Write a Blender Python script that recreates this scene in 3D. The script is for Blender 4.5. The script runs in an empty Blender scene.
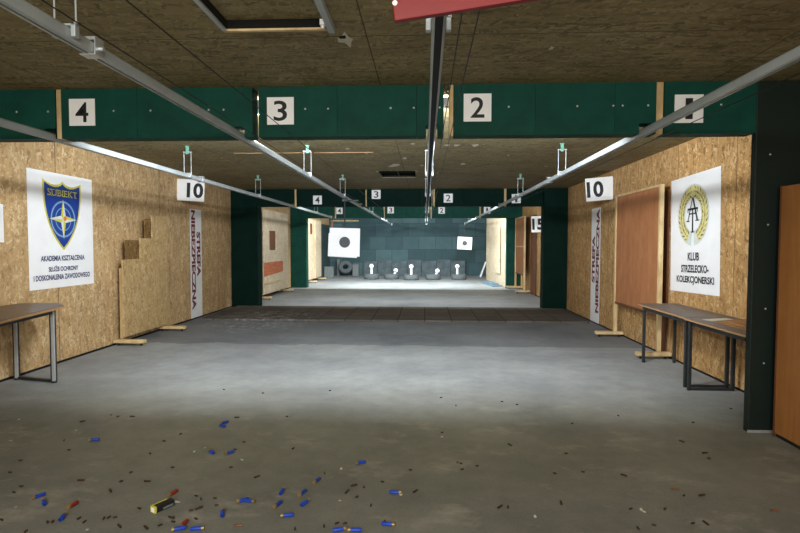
import bpy, bmesh, math, random
from math import radians as RAD, sin, cos, pi
from mathutils import Vector, Matrix
random.seed(7)
SC = bpy.context.scene
COL = SC.collection

# ------------------------------------------------------------------ materials
def lin(h):
    h = h.lstrip('#')
    v = [int(h[i:i + 2], 16) / 255 for i in (0, 2, 4)]
    return tuple((c / 12.92 if c <= .04045 else ((c + .055) / 1.055) ** 2.4) for c in v) + (1,)

class NT:
    def __init__(s, name):
        s.m = bpy.data.materials.new(name); s.m.use_nodes = True
        s.t = s.m.node_tree; s.b = s.t.nodes['Principled BSDF']
    def n(s, kind, **kw):
        x = s.t.nodes.new(kind)
        for k, v in kw.items():
            if k in x.inputs: x.inputs[k].default_value = v
            else: setattr(x, k, v)
        return x
    def l(s, a, b): s.t.links.new(a, b)
    def coords(s, plane='xyz'):
        tc = s.n('ShaderNodeTexCoord')
        if plane == 'xyz': return tc.outputs['Object']
        sp = s.n('ShaderNodeSeparateXYZ'); s.l(tc.outputs['Object'], sp.inputs[0])
        cb = s.n('ShaderNodeCombineXYZ')
        for i, a in enumerate(plane): s.l(sp.outputs['XYZ'.index(a.upper())], cb.inputs[i])
        return cb.outputs[0]
    def mapping(s, v, scale=(1, 1, 1), rot=(0, 0, 0), loc=(0, 0, 0)):
        m = s.n('ShaderNodeMapping')
        m.inputs['Scale'].default_value = scale; m.inputs['Rotation'].default_value = rot; m.inputs['Location'].default_value = loc
        s.l(v, m.inputs['Vector']); return m.outputs[0]
    def noise(s, v, scale, detail=4, rough=.6):
        x = s.n('ShaderNodeTexNoise', Scale=scale, Detail=detail, Roughness=rough); s.l(v, x.inputs['Vector']); return x.outputs['Fac']
    def ramp(s, f, stops):
        r = s.n('ShaderNodeValToRGB'); e = r.color_ramp.elements
        while len(e) < len(stops): e.new(.5)
        for q, (p, c) in zip(e, stops): q.position = p; q.color = c if not isinstance(c, str) else lin(c)
        s.l(f, r.inputs[0]); return r.outputs[0]
    def mix(s, f, a, b, mode='MIX'):
        x = s.n('ShaderNodeMix', data_type='RGBA', blend_type=mode)
        for sock, v in ((x.inputs[0], f), (x.inputs[6], a), (x.inputs[7], b)):
            if hasattr(v, 'links'): s.l(v, sock)
            elif isinstance(v, str): sock.default_value = lin(v)
            else: sock.default_value = v
        return x.outputs[2]
    def math(s, op, a, b=0.0):
        x = s.n('ShaderNodeMath', operation=op)
        for i, v in enumerate((a, b)):
            if hasattr(v, 'links'): s.l(v, x.inputs[i])
            else: x.inputs[i].default_value = v
        return x.outputs[0]
    def bump(s, h, strength=.2, dist=.01):
        b = s.n('ShaderNodeBump', Strength=strength, Distance=dist); s.l(h, b.inputs['Height']); s.l(b.outputs[0], s.b.inputs['Normal'])
    def out(s, c, rough=.7, metal=0, spec=.5):
        if hasattr(c, 'links'): s.l(c, s.b.inputs['Base Color'])
        else: s.b.inputs['Base Color'].default_value = lin(c) if isinstance(c, str) else c
        s.b.inputs['Roughness'].default_value = rough; s.b.inputs['Metallic'].default_value = metal
        s.b.inputs['Specular IOR Level'].default_value = spec
        return s.m

def osb(name, plane, dark, mid, light, vert=True, seam=(1.25, 2.5), seamoff=(0, 0), seamcol='#3a2a18', seamw=.006, grime=.35, spec=.3):
    t = NT(name); v = t.coords(plane)
    base = None
    for k, (ang, sx, sy) in enumerate(((.25, 34, 8), (-.45, 40, 10), (1.15, 36, 9), (-.05, 30, 7))):
        if not vert: sx, sy = sy, sx
        mv = t.mapping(v, (1, 1, 1), (0, 0, ang), (k * 3.7, k * 1.9, 0)); mv = t.mapping(mv, (sx, sy, 1))
        vo = t.n('ShaderNodeTexVoronoi', voronoi_dimensions='2D', Scale=1.0, Randomness=1.0); t.l(mv, vo.inputs['Vector'])
        sp = t.n('ShaderNodeSeparateColor'); t.l(vo.outputs['Color'], sp.inputs[0])
        c = t.ramp(sp.outputs[0], [(0, dark), (.35, mid), (.7, mid), (1, light)])
        if base is None: base = c
        else:
            f = t.math('GREATER_THAN', t.noise(t.mapping(v, (1, 1, 1), (0, 0, 0), (k * 9, 0, 0)), 9 + k * 3, 2), .5)
            base = t.mix(f, base, c)
    g = t.noise(v, 1.3, 5, .65)
    base = t.mix(grime, base, t.ramp(g, [(.3, (.35, .33, .3, 1)), (.65, (1, 1, 1, 1))]), 'MULTIPLY')
    fine = t.noise(t.mapping(v, (90, 14, 1) if vert else (14, 90, 1)), 1, 4)
    base = t.mix(.3, base, t.ramp(fine, [(.3, (.5, .46, .4, 1)), (.6, (1, 1, 1, 1))]), 'MULTIPLY')
    if seam:
        br = t.n('ShaderNodeTexBrick', offset=0.0, Scale=1.0)
        br.inputs['Mortar Size'].default_value = seamw; br.inputs['Mortar Smooth'].default_value = 0
        br.inputs['Brick Width'].default_value = seam[0]; br.inputs['Row Height'].default_value = seam[1]
        br.inputs['Color1'].default_value = br.inputs['Color2'].default_value = (0, 0, 0, 1); br.inputs['Mortar'].default_value = (1, 1, 1, 1)
        t.l(t.mapping(v, (1, 1, 1), (0, 0, 0), (seamoff[0], seamoff[1], 0)), br.inputs['Vector'])
        base = t.mix(br.outputs['Color'], base, seamcol)
    t.bump(fine, .25, .004)
    return t.out(base, .75, 0, spec)

def paint(name, col, rough=.6, var=.25, scale=6, metal=0, spec=.4):
    t = NT(name); v = t.coords()
    f = t.noise(v, scale, 5)
    d = [(max(0, c * (1 - var))) for c in lin(col)[:3]] + [1]; u = [min(1, c * (1 + var)) for c in lin(col)[:3]] + [1]
    c = t.ramp(f, [(.3, tuple(d)), (.7, tuple(u))])
    t.bump(t.noise(v, scale * 12, 3), .08, .003)
    return t.out(c, rough, metal, spec)

def wood(name, c1, c2, plane='xyz', stretch=(3, 40, 40), rough=.6):
    t = NT(name); v = t.coords(plane)
    f = t.noise(t.mapping(v, stretch), 1, 6, .65)
    f2 = t.noise(v, 3, 3)
    c = t.ramp(f, [(.3, c1), (.68, c2)])
    c = t.mix(.35, c, t.ramp(f2, [(.3, (.55, .5, .45, 1)), (.65, (1, 1, 1, 1))]), 'MULTIPLY')
    t.bump(f, .15, .003)
    return t.out(c, rough)

M = {}
M['osb_left'] = osb('strand board left', 'yz', '#a88a60', '#cdac7d', '#e6cea6', True, (2.5, 2.75), (-8.73 + 2.5 * 4, .02), '#6a5234')
M['osb_right'] = osb('strand board right', 'yz', '#946f45', '#c39a64', '#e0c090', True, (1.25, 2.75), (.7, .02), '#7a5c38')
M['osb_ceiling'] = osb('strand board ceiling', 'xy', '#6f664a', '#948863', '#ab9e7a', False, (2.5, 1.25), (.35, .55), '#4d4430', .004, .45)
M['osb_panel'] = osb('strand board panel', 'yz', '#a68a5c', '#c2a575', '#d6bd90', True, None, grime=.2)
M['osb_backing'] = osb('darker strand board', 'yz', '#5a4225', '#86683c', '#a58656', True, None)
M['ply_pale'] = osb('pale strand board', 'yz', '#b5a68a', '#d2c3a8', '#e4d9c4', True, None, grime=.25)
M['ply_red'] = wood('reddish plywood', '#9e653f', '#b67d52', 'yzx', (9, 2.5, 1))
M['ply_brown'] = wood('brown plywood', '#5a3420', '#7c4e30', 'yzx', (26, 2, 1))
M['ply_rust'] = wood('rusty red plywood patch', '#a04c2a', '#c8774c', 'yzx', (2, 20, 1))
M['orange'] = wood('orange brown varnished board', '#9a6430', '#b07840', 'yzx', (18, 1.4, 1), .5)
M['timber'] = wood('pale timber', '#b99a68', '#e6cf9f', 'xyz', (8, 8, 3))
M['green'] = paint('dark green rubber board', '#0c443a', .7, .3, 3, 0, .2)
M['green_dark'] = paint('dark green pillar cladding', '#05211b', .75, .25, 3, 0, .1)
M['pillar_near'] = paint('blackish green cladding', '#081c18', .6, .2, 3)
M['white'] = paint('white plate', '#f4f6f8', .5, .05, 5)
M['poster'] = paint('white poster vinyl', '#f5f7fb', .45, .04, 4)
M['black'] = paint('black print', '#1a1c20', .6, .1)
M['dark'] = paint('dark recess', '#0c0b0a', .9, .2)
M['blue'] = paint('royal blue print', '#163c94', .5, .15, 8)
M['yellow'] = paint('yellow print', '#d2cc4c', .5, .12, 12)
M['gold'] = paint('gold print', '#c2b04a', .5, .3, 40)
M['gold_dark'] = paint('dark gold print', '#7a6f24', .5, .2, 30)
M['gold_pale'] = paint('pale gold print', '#dcd7a0', .5, .1, 20)
M['palegreen'] = paint('pale green print', '#d6dfdd', .5, .1, 20)
M['ring'] = paint('pale blue print', '#7fa6c8', .5, .1, 20)
M['navy'] = paint('navy print', '#323a66', .5, .1, 20)
M['orange_print'] = paint('orange print', '#d9822e', .5, .1, 20)
M['redprint'] = paint('dark red print', '#701c24', .6, .3, 30)
M['steel'] = paint('galvanised rail', '#b0b9bd', .42, .1, 4, .2)
M['rail_dark'] = paint('dark rail slot', '#151718', .7, .2)
M['bright'] = paint('zinc plated steel', '#c9cfd2', .35, .1, 10, .6)
M['head'] = paint('greenish bracket', '#5f8f7c', .5, .15, 10, .1)
M['red'] = paint('red plastic', '#70070c', .4, .1, 3)
M['backwall_side'] = paint('dark teal rubber', '#35494c', .8, .3, 3)
M['rubber'] = paint('tyre rubber', '#565e61', .85, .3, 20)
M['sheetrubber'] = paint('grey rubber sheet', '#4d5b60', .8, .35, 4)
M['chrome'] = paint('chrome leg', '#c4c8cc', .3, .1, 8, .35)
M['blackmetal'] = paint('black steel', '#33373a', .45, .2, 8, .3)
M['cardboard'] = paint('cardboard', '#a47a50', .75, .15, 6)
M['block'] = paint('concrete block', '#6f7675', .9, .2, 12)
M['lampwhite'] = paint('white lamp housing', '#f2f4f6', .4, .03)
M['shellblue'] = paint('blue plastic hull', '#1a44b4', .4, .2, 60)
M['brass'] = paint('brass', '#9c8450', .4, .2, 60, .5)
M['casing'] = paint('tarnished casing', '#4a3826', .5, .35, 80, .45)
M['casing_tan'] = paint('brown casing', '#7c5438', .5, .3, 80, .3)
M['redshell'] = paint('red plastic hull', '#9c2a22', .45, .2, 60)
M['chip'] = paint('pale chips', '#cfcabb', .8, .15, 40)
M['bluegrey'] = paint('blue grey mat', '#5f7f93', .8, .15, 10)
M['cable'] = paint('black cable', '#0d0d0e', .5, .1)
M['toptable'] = paint('worn grey brown laminate', '#6c625c', .45, .2, 9)
M['darktop'] = paint('dark grey laminate', '#66564a', .4, .15, 9)
M['edge'] = paint('light wood edging', '#b08a60', .5, .15, 20)
M['plaster'] = paint('front wall plaster', '#777067', .8, .2, 3)

def floor_mat():
    t = NT('concrete floor'); v = t.coords()
    n1 = t.noise(v, .7, 6, .62); n2 = t.noise(v, 6, 6, .65); n3 = t.noise(v, 60, 3, .6)
    c = t.ramp(n1, [(.3, '#80868a'), (.5, '#979c9f'), (.72, '#aab0b2')])
    c = t.mix(.45, c, t.ramp(n2, [(.28, (.62, .62, .62, 1)), (.6, (1, 1, 1, 1))]), 'MULTIPLY')
    c = t.mix(.35, c, t.ramp(n3, [(.35, (.7, .7, .7, 1)), (.6, (1, 1, 1, 1))]), 'MULTIPLY')
    sp = t.n('ShaderNodeSeparateXYZ'); t.l(v, sp.inputs[0])
    wob = t.math('MULTIPLY', t.math('SUBTRACT', t.noise(v, 1.2, 4), .5), .5)
    y = t.math('ADD', sp.outputs[1], wob)
    # dirt tint on the near floor, its edge painting in the fading lamp light
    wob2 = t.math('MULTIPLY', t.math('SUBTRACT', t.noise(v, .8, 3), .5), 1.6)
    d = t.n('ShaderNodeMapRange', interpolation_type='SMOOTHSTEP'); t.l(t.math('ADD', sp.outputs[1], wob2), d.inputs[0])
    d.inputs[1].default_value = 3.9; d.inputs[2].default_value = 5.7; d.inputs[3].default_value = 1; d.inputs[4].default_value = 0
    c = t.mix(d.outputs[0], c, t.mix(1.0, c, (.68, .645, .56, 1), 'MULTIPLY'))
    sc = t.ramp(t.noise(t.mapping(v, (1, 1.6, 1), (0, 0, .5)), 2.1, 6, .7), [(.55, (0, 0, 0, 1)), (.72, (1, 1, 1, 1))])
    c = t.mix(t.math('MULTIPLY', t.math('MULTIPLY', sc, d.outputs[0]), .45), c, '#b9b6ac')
    # rougher grey coating in front of and behind the rubber mat
    e = t.math('MULTIPLY', t.math('GREATER_THAN', y, 7.55), t.math('LESS_THAN', sp.outputs[1], 12.0))
    c = t.mix(e, c, t.mix(1.0, c, (.62, .63, .66, 1), 'MULTIPLY'))
    # pale dust
    ds = t.n('ShaderNodeVectorMath', operation='DISTANCE'); ds.inputs[1].default_value = (-3.05, 9.6, 0)
    t.l(t.mapping(v, (1, 1, 1)), ds.inputs[0])
    m = t.n('ShaderNodeMapRange'); t.l(ds.outputs['Value'], m.inputs[0]); m.inputs[1].default_value = 1.3; m.inputs[2].default_value = .2
    f = t.math('MULTIPLY', m.outputs[0], t.math('GREATER_THAN', t.noise(v, 9, 5, .7), .55))
    c = t.mix(t.math('MULTIPLY', f, .6), c, '#c6ccd0')
    t.bump(n2, .12, .006)
    return t.out(c, .62, 0, .35)
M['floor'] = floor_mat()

def mat_mat():
    t = NT('rubber mat tiles'); v = t.coords()
    br = t.n('ShaderNodeTexBrick', offset=0.0, Scale=1.0)
    br.inputs['Mortar Size'].default_value = .008; br.inputs['Brick Width'].default_value = .5; br.inputs['Row Height'].default_value = .5
    br.inputs['Color1'].default_value = lin('#6a645e'); br.inputs['Color2'].default_value = lin('#5d5751'); br.inputs['Mortar'].default_value = lin('#24211f')
    t.l(v, br.inputs['Vector'])
    c = t.mix(.5, br.outputs['Color'], t.ramp(t.noise(v, 5, 6, .7), [(.3, (.5, .5, .5, 1)), (.7, (1.0, 1.0, 1.0, 1))]), 'MULTIPLY')
    ds = t.n('ShaderNodeVectorMath', operation='DISTANCE'); ds.inputs[1].default_value = (-3.1, 10.3, 0); t.l(v, ds.inputs[0])
    m = t.n('ShaderNodeMapRange'); t.l(ds.outputs['Value'], m.inputs[0]); m.inputs[1].default_value = 1.3; m.inputs[2].default_value = .2
    f = t.math('MULTIPLY', m.outputs[0], t.math('GREATER_THAN', t.noise(v, 7, 5, .7), .54))
    c = t.mix(t.math('MULTIPLY', f, .45), c, '#b9bcc0')
    return t.out(c, .85, 0, .2)
M['mat'] = mat_mat()

def backwall_mat():
    t = NT('rubber tiles of the far wall'); v = t.coords('xzy')
    br = t.n('ShaderNodeTexBrick', offset=.37, Scale=1.0)
    br.inputs['Mortar Size'].default_value = .012; br.inputs['Mortar Smooth'].default_value = .3
    br.inputs['Brick Width'].default_value = .76; br.inputs['Row Height'].default_value = .6
    br.inputs['Color1'].default_value = lin('#324b50'); br.inputs['Color2'].default_value = lin('#4c666b'); br.inputs['Mortar'].default_value = lin('#2c4043')
    t.l(v, br.inputs['Vector'])
    c = t.mix(.5, br.outputs['Color'], t.ramp(t.noise(v, 2.2, 5), [(.3, (.55, .6, .62, 1)), (.7, (1, 1, 1, 1))]), 'MULTIPLY')
    return t.out(c, .75, 0, .3)
M['backwall'] = backwall_mat()

def emit(name, col, strength):
    t = NT(name); t.b.inputs['Emission Color'].default_value = col; t.b.inputs['Emission Strength'].default_value = strength
    return t.out('#ffffff', .5)
M['tube'] = emit('glowing lamp tube', (.95, .98, 1, 1), 60)

# ------------------------------------------------------------------ mesh helpers
class MB:
    def __init__(s): s.b = bmesh.new(); s.mi = 0
    def face(s, vs):
        f = s.b.faces.new(vs); f.material_index = s.mi; return f
    def box(s, x0, x1, y0, y1, z0, z1):
        v = [s.b.verts.new((x, y, z)) for x in (x0, x1) for y in (y0, y1) for z in (z0, z1)]
        for q in ((0, 1, 3, 2), (4, 6, 7, 5), (0, 4, 5, 1), (2, 3, 7, 6), (0, 2, 6, 4), (1, 5, 7, 3)): s.face([v[i] for i in q])
        return s
    def prism(s, poly, axis, a, b):
        def P(u, w, t): return {'x': (t, u, w), 'y': (u, t, w), 'z': (u, w, t)}[axis]
        A = [s.b.verts.new(P(u, w, a)) for u, w in poly]; B = [s.b.verts.new(P(u, w, b)) for u, w in poly]
        s.face(A); s.face(B[::-1]); n = len(A)
        for i in range(n): s.face([A[i], B[i], B[(i + 1) % n], A[(i + 1) % n]])
        return s
    def poly(s, pts):
        s.face([s.b.verts.new(p) for p in pts]); return s
    def tube(s, p, q, r, n=10, r2=None, caps=True):
        p, q = Vector(p), Vector(q); d = (q - p).normalized()
        a = d.orthogonal().normalized(); c = d.cross(a); r2 = r if r2 is None else r2
        A = [s.b.verts.new(p + (a * cos(2 * pi * i / n) + c * sin(2 * pi * i / n)) * r) for i in range(n)]
        B = [s.b.verts.new(q + (a * cos(2 * pi * i / n) + c * sin(2 * pi * i / n)) * r2) for i in range(n)]
        for i in range(n): s.face([A[i], A[(i + 1) % n], B[(i + 1) % n], B[i]])
        if caps: s.face(A[::-1]); s.face(B)
        return s
    def bar(s, p, q, w, h):
        p, q = Vector(p), Vector(q); d = (q - p).normalized()
        up = Vector((0, 0, 1)) if abs(d.z) < .9 else Vector((0, 1, 0))
        a = d.cross(up).normalized() * w / 2; c = a.cross(d).normalized() * h / 2
        A = [s.b.verts.new(p + x) for x in (-a - c, a - c, a + c, -a + c)]; B = [s.b.verts.new(q + x) for x in (-a - c, a - c, a + c, -a + c)]
        s.face(A[::-1]); s.face(B)
        for i in range(4): s.face([A[i], A[(i + 1) % 4], B[(i + 1) % 4], B[i]])
        return s
    def lathe(s, prof, mat=None, n=24, closed=False):
        mat = mat or Matrix(); rings = []
        for r, z in prof: rings.append([s.b.verts.new(mat @ Vector((r * cos(2 * pi * i / n), r * sin(2 * pi * i / n), z))) for i in range(n)])
        pairs = list(zip(rings, rings[1:])) + ([(rings[-1], rings[0])] if closed else [])
        for A, B in pairs:
            for i in range(n): s.face([A[i], A[(i + 1) % n], B[(i + 1) % n], B[i]])
        if not closed:
            s.face(rings[0][::-1]); s.face(rings[-1])
        return s
    def dome(s, c, r, axis=(0, -1, 0), n=8):
        z = Vector(axis).normalized(); m = Matrix.Translation(c) @ z.to_track_quat('Z', 'Y').to_matrix().to_4x4()
        return s.lathe([(r, 0), (r * .8, r * .35), (r * .35, r * .55)], m, n)
    def add(s, verts, faces):
        V = [s.b.verts.new(v) for v in verts]
        for f in faces:
            try: s.face([V[i] for i in f])
            except ValueError: pass
        return s

WM = {}
def obj(name, mb, mats, parent=None, smooth=False, bevel=0):
    me = bpy.data.meshes.new(name)
    bmesh.ops.recalc_face_normals(mb.b, faces=mb.b.faces[:]) if not getattr(mb, 'flat', False) else None
    mb.b.to_mesh(me); mb.b.free()
    for m in (mats if isinstance(mats, (list, tuple)) else [mats]): me.materials.append(M[m])
    if parent is not None and parent in WM: me.transform(WM[parent].inverted())
    if smooth:
        for p in me.polygons: p.use_smooth = True
        me.set_sharp_from_angle(angle=RAD(40))
    o = bpy.data.objects.new(name, me); COL.objects.link(o)
    if parent is not None:
        o.parent = parent; WM[o] = WM.get(parent, Matrix())
    else: WM[o] = Matrix()
    if bevel:
        b = o.modifiers.new('Bevel', 'BEVEL'); b.width = bevel; b.segments = 2; b.limit_method = 'ANGLE'
    return o

def thing(name, label, cat, loc=(0, 0, 0), group=None, mat=None):
    o = bpy.data.objects.new(name, None); COL.objects.link(o); o.empty_display_size = .1
    m = mat if mat is not None else Matrix.Translation(loc)
    o.matrix_world = m; WM[o] = m.copy()
    return tag(o, label, cat, group)

def tag(o, label, cat, group=None):
    o['label'] = label; o['category'] = cat
    if group: o['group'] = group
    return o

def struct(name, mb, mats, parent=None, **kw):
    o = obj(name, mb, mats, parent, **kw)
    if parent is None: o['kind'] = 'structure'
    return o

def base_at(o, loc):          # put a mesh thing's origin at its base
    o.data.transform(Matrix.Translation(Vector(loc)).inverted()); o.location = loc; WM[o] = Matrix.Translation(loc); return o

def dup(root, loc, rotz=None, label=None, group=None):
    r = root.copy(); COL.objects.link(r); r.location = loc
    if rotz is not None: r.rotation_euler = (0, 0, rotz)
    if label: r['label'] = label
    if group: r['group'] = group
    for ch in list(root.children):
        c = ch.copy(); COL.objects.link(c); c.parent = r
        for g in ch.children:
            d = g.copy(); COL.objects.link(d); d.parent = c
    return r

def text2d(body, u0, u1, v0, v1, bold=.0):
    """flat letters fitted into a rectangle; returns verts, faces in 2-D"""
    cu = bpy.data.curves.new('letters', 'FONT'); cu.body = body; cu.offset = bold; cu.resolution_u = 4
    o = bpy.data.objects.new('letters', cu); COL.objects.link(o)
    bpy.context.view_layer.update()
    me = bpy.data.meshes.new_from_object(o.evaluated_get(bpy.context.evaluated_depsgraph_get()))
    V = [v.co.copy() for v in me.vertices]; F = [tuple(p.vertices) for p in me.polygons]
    bpy.data.objects.remove(o); bpy.data.curves.remove(cu); bpy.data.meshes.remove(me)
    ax, bx_ = min(v.x for v in V), max(v.x for v in V); ay, by_ = min(v.y for v in V), max(v.y for v in V)
    return [(u0 + (v.x - ax) / (bx_ - ax) * (u1 - u0), v0 + (v.y - ay) / (by_ - ay) * (v1 - v0)) for v in V], F

def flat(mb, V, F, w, T=None):
    T = T or Matrix(); mb.flat = True
    return mb.add([T @ Vector((u, v, w)) for u, v in V], F)

LEFT = Matrix(((0, 0, 1, 0), (1, 0, 0, 0), (0, 1, 0, 0), (0, 0, 0, 1)))      # local x -> +Y, y -> Z, facing +X
RIGHT = Matrix(((0, 0, -1, 0), (-1, 0, 0, 0), (0, 1, 0, 0), (0, 0, 0, 1)))   # local x -> -Y, y -> Z, facing -X
FRONT = Matrix(((1, 0, 0, 0), (0, 0, -1, 0), (0, 1, 0, 0), (0, 0, 0, 1)))    # local x -> X, y -> Z, facing -Y

# ------------------------------------------------------------------ room shell
XL, XR, ZC, YE, YF = -4.43, 3.13, 2.68, 24.5, -3.2
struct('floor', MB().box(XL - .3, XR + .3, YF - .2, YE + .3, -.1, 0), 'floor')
struct('wall_left', MB().box(XL - .12, XL, YF, YE, 0, ZC), 'osb_left')
struct('wall_right', MB().box(XR, XR + .12, YF, YE, 0, ZC), 'osb_right')
struct('wall_far', MB().box(XL - .12, XR + .12, YE, YE + .12, 0, ZC), 'backwall')
struct('wall_near', MB().box(XL - .12, XR + .12, YF - .12, YF, 0, ZC), 'plaster')
HO = [(-1.14, -.55, 2.15, 3.06, .05, 0), (-.79, -.17, 9.05, 9.85, .16, 1)]
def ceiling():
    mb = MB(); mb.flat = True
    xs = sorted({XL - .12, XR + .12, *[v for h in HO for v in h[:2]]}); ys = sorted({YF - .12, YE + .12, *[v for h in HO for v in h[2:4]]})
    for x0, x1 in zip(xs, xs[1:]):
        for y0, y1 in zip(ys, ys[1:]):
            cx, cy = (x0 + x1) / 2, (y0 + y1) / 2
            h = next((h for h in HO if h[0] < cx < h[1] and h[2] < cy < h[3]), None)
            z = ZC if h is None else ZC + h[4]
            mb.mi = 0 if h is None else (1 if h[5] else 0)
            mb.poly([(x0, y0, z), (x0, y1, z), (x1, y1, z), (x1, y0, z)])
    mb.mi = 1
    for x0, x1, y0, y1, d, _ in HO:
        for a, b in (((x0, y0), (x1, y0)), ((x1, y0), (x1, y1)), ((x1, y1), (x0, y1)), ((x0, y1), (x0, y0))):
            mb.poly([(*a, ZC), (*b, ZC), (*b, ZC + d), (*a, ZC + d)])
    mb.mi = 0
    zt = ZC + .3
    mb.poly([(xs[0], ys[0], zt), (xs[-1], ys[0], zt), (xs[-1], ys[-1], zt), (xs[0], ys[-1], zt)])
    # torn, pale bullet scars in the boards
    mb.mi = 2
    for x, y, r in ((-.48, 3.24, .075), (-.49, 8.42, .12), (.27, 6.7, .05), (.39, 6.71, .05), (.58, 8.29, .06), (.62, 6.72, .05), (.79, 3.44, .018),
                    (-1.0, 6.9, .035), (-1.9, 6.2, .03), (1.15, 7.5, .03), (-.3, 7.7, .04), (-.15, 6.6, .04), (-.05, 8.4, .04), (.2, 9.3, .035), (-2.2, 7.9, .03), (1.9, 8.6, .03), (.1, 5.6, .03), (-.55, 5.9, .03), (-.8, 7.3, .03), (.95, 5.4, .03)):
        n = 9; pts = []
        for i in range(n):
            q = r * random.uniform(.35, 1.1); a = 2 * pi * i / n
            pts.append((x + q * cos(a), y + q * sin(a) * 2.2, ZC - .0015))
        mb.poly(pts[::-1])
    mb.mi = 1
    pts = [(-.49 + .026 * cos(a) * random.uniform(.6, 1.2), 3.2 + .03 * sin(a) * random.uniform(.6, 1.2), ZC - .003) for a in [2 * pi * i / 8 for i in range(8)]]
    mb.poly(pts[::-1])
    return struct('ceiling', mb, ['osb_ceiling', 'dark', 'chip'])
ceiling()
struct('trim_1', MB().box(-2.6, -.7, 7.19, 7.202, ZC - .004, ZC), 'edge')
struct('foot_shade_left', MB().box(XL, XL + .008, YF, YE, 0, .025), 'dark')  # thin dark strip paints the shaded gap at the wall foot
struct('foot_shade_right', MB().box(XR - .008, XR, YF, YE, 0, .02), 'dark')  # same painted shade line along the right wall

h = thing('ceiling_hatch', 'rectangular white edged hatch frame in the front ceiling', 'hatch', (-.845, 2.6, ZC))
obj('frame_strip', MB().box(-1.16, -.53, 3.06, 3.085, ZC - .012, ZC), 'timber', h)
obj('frame_strip', MB().box(-1.165, -1.14, 2.15, 3.06, ZC - .012, ZC), 'bright', h)
obj('frame_strip', MB().box(-.55, -.515, 2.15, 3.06, ZC - .035, ZC), 'steel', h)
obj('latch', MB().box(-.585, -.56, 2.97, 3.01, ZC - .02, ZC + .01).tube((-.572, 2.99, ZC - .035), (-.572, 2.99, ZC - .02), .008), 'white', h)

v = thing('ceiling_vent', 'dark rectangular opening with thin edging in the ceiling over the rubber mat', 'vent', (-.48, 9.45, ZC))
obj('edging', MB().box(-.82, -.14, 9.85, 9.875, ZC - .01, ZC).box(-.82, -.79, 9.05, 9.85, ZC - .01, ZC).box(-.17, -.14, 9.05, 9.85, ZC - .01, ZC), 'osb_ceiling', v)
obj('grille', MB().box(-.79, -.17, 9.42, 9.44, ZC + .02, ZC + .04).box(-.49, -.47, 9.05, 9.85, ZC + .02, ZC + .04), 'rail_dark', v)

struct('rubber_mat', MB().box(-4.28, 3.04, 9.87, 12.0, .0, .032), 'mat', bevel=.004)
bpy.data.objects['rubber_mat']['label'] = 'wide dark brown tiled rubber mat across the floor between the pillars'
del bpy.data.objects['rubber_mat']['kind']; bpy.data.objects['rubber_mat']['category'] = 'mat'

# ------------------------------------------------------------------ baffles and pillars
RAILX = {4: -3.0, 3: -1.47, 2: .05, 1: 1.67}
BOARDS = [(-4.43, -2.96), (-2.91, -2.29), (-2.288, -1.36), (-1.31, -.69), (-.688, -.07), (-.068, .14), (.22, .84), (.842, 1.44), (1.442, 1.75), (1.81, 2.489)]
BNAME = ['at the left wall', 'carrying the number 4', 'between the numbers 4 and 3', 'carrying the number 3', 'right of the number 3 board',
         'narrow one at the rail of lane two', 'carrying the number 2', 'right of the number 2 board', 'short one before the number 1', 'carrying the number 1']
BOLT = [[-3.28, -3.02], [-2.48], [-2.18, -1.71, -1.59], [-.94, -.76], [-.27, -.09], [.11], [.64], [1.16, 1.43], [1.5, 1.69], [2.23]]
def baffle_row(y, row, dark, bolts):
    for i, (x0, x1) in enumerate(BOARDS):
        zb = 2.29
        if i == 9 and row != 'front': x1 = XR - .003 if row == 'rear' else 2.603
        if i == 0: x0 = {'front': XL + .002, 'middle': -3.808, 'rear': -3.898}[row]
        pts = [(x0, ZC), (x0, zb)]
        for rx in sorted(RAILX.values()):
            a, b = rx - .045, rx + .045
            if b <= x0 or a >= x1: continue
            a, b = max(a, x0), min(b, x1)
            pts += [(a, zb), (a, 2.37), (b, 2.37), (b, zb)]
        pts += [(x1, zb), (x1, ZC)]
        q = []
        for p in pts:
            if not q or (abs(q[-1][0] - p[0]) + abs(q[-1][1] - p[1])) > 1e-5: q.append(p)
        t = thing('baffle_board', 'dark green %s baffle board under the ceiling, %s' % (row, BNAME[i]), 'baffle', ((x0 + x1) / 2, y, zb), 'dark green %s baffle boards' % row)
        obj('panel', MB().prism(q, 'y', y, y + .14), dark, t)
        if bolts:
            for bx in BOLT[i]:
                obj('bolt', MB().dome((bx, y, 2.505), .009), 'bright', t, True)
    for x0, x1, k in [q for q in ((-2.955, -2.915, 4), (-1.335, -1.315, 3), (.185, .215, 2), (1.755, 1.805, 1)) if not (q[2] == 3 and row == 'front')]:
        o = obj('timber_batten', MB().box(x0, x1, y + .01, y + .13, 2.29, ZC), 'timber')
        base_at(o, ((x0 + x1) / 2, y + .07, 2.29))
        tag(o, 'pale timber batten in the %s baffle gap left of the number %s plate' % (row, ('zero', 'one', 'two', 'three', 'four')[k]), 'batten')
baffle_row(4.18, 'front', 'green', True)
baffle_row(12.0, 'middle', 'green_dark', False)
baffle_row(17.4, 'rear', 'green', False)

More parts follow.
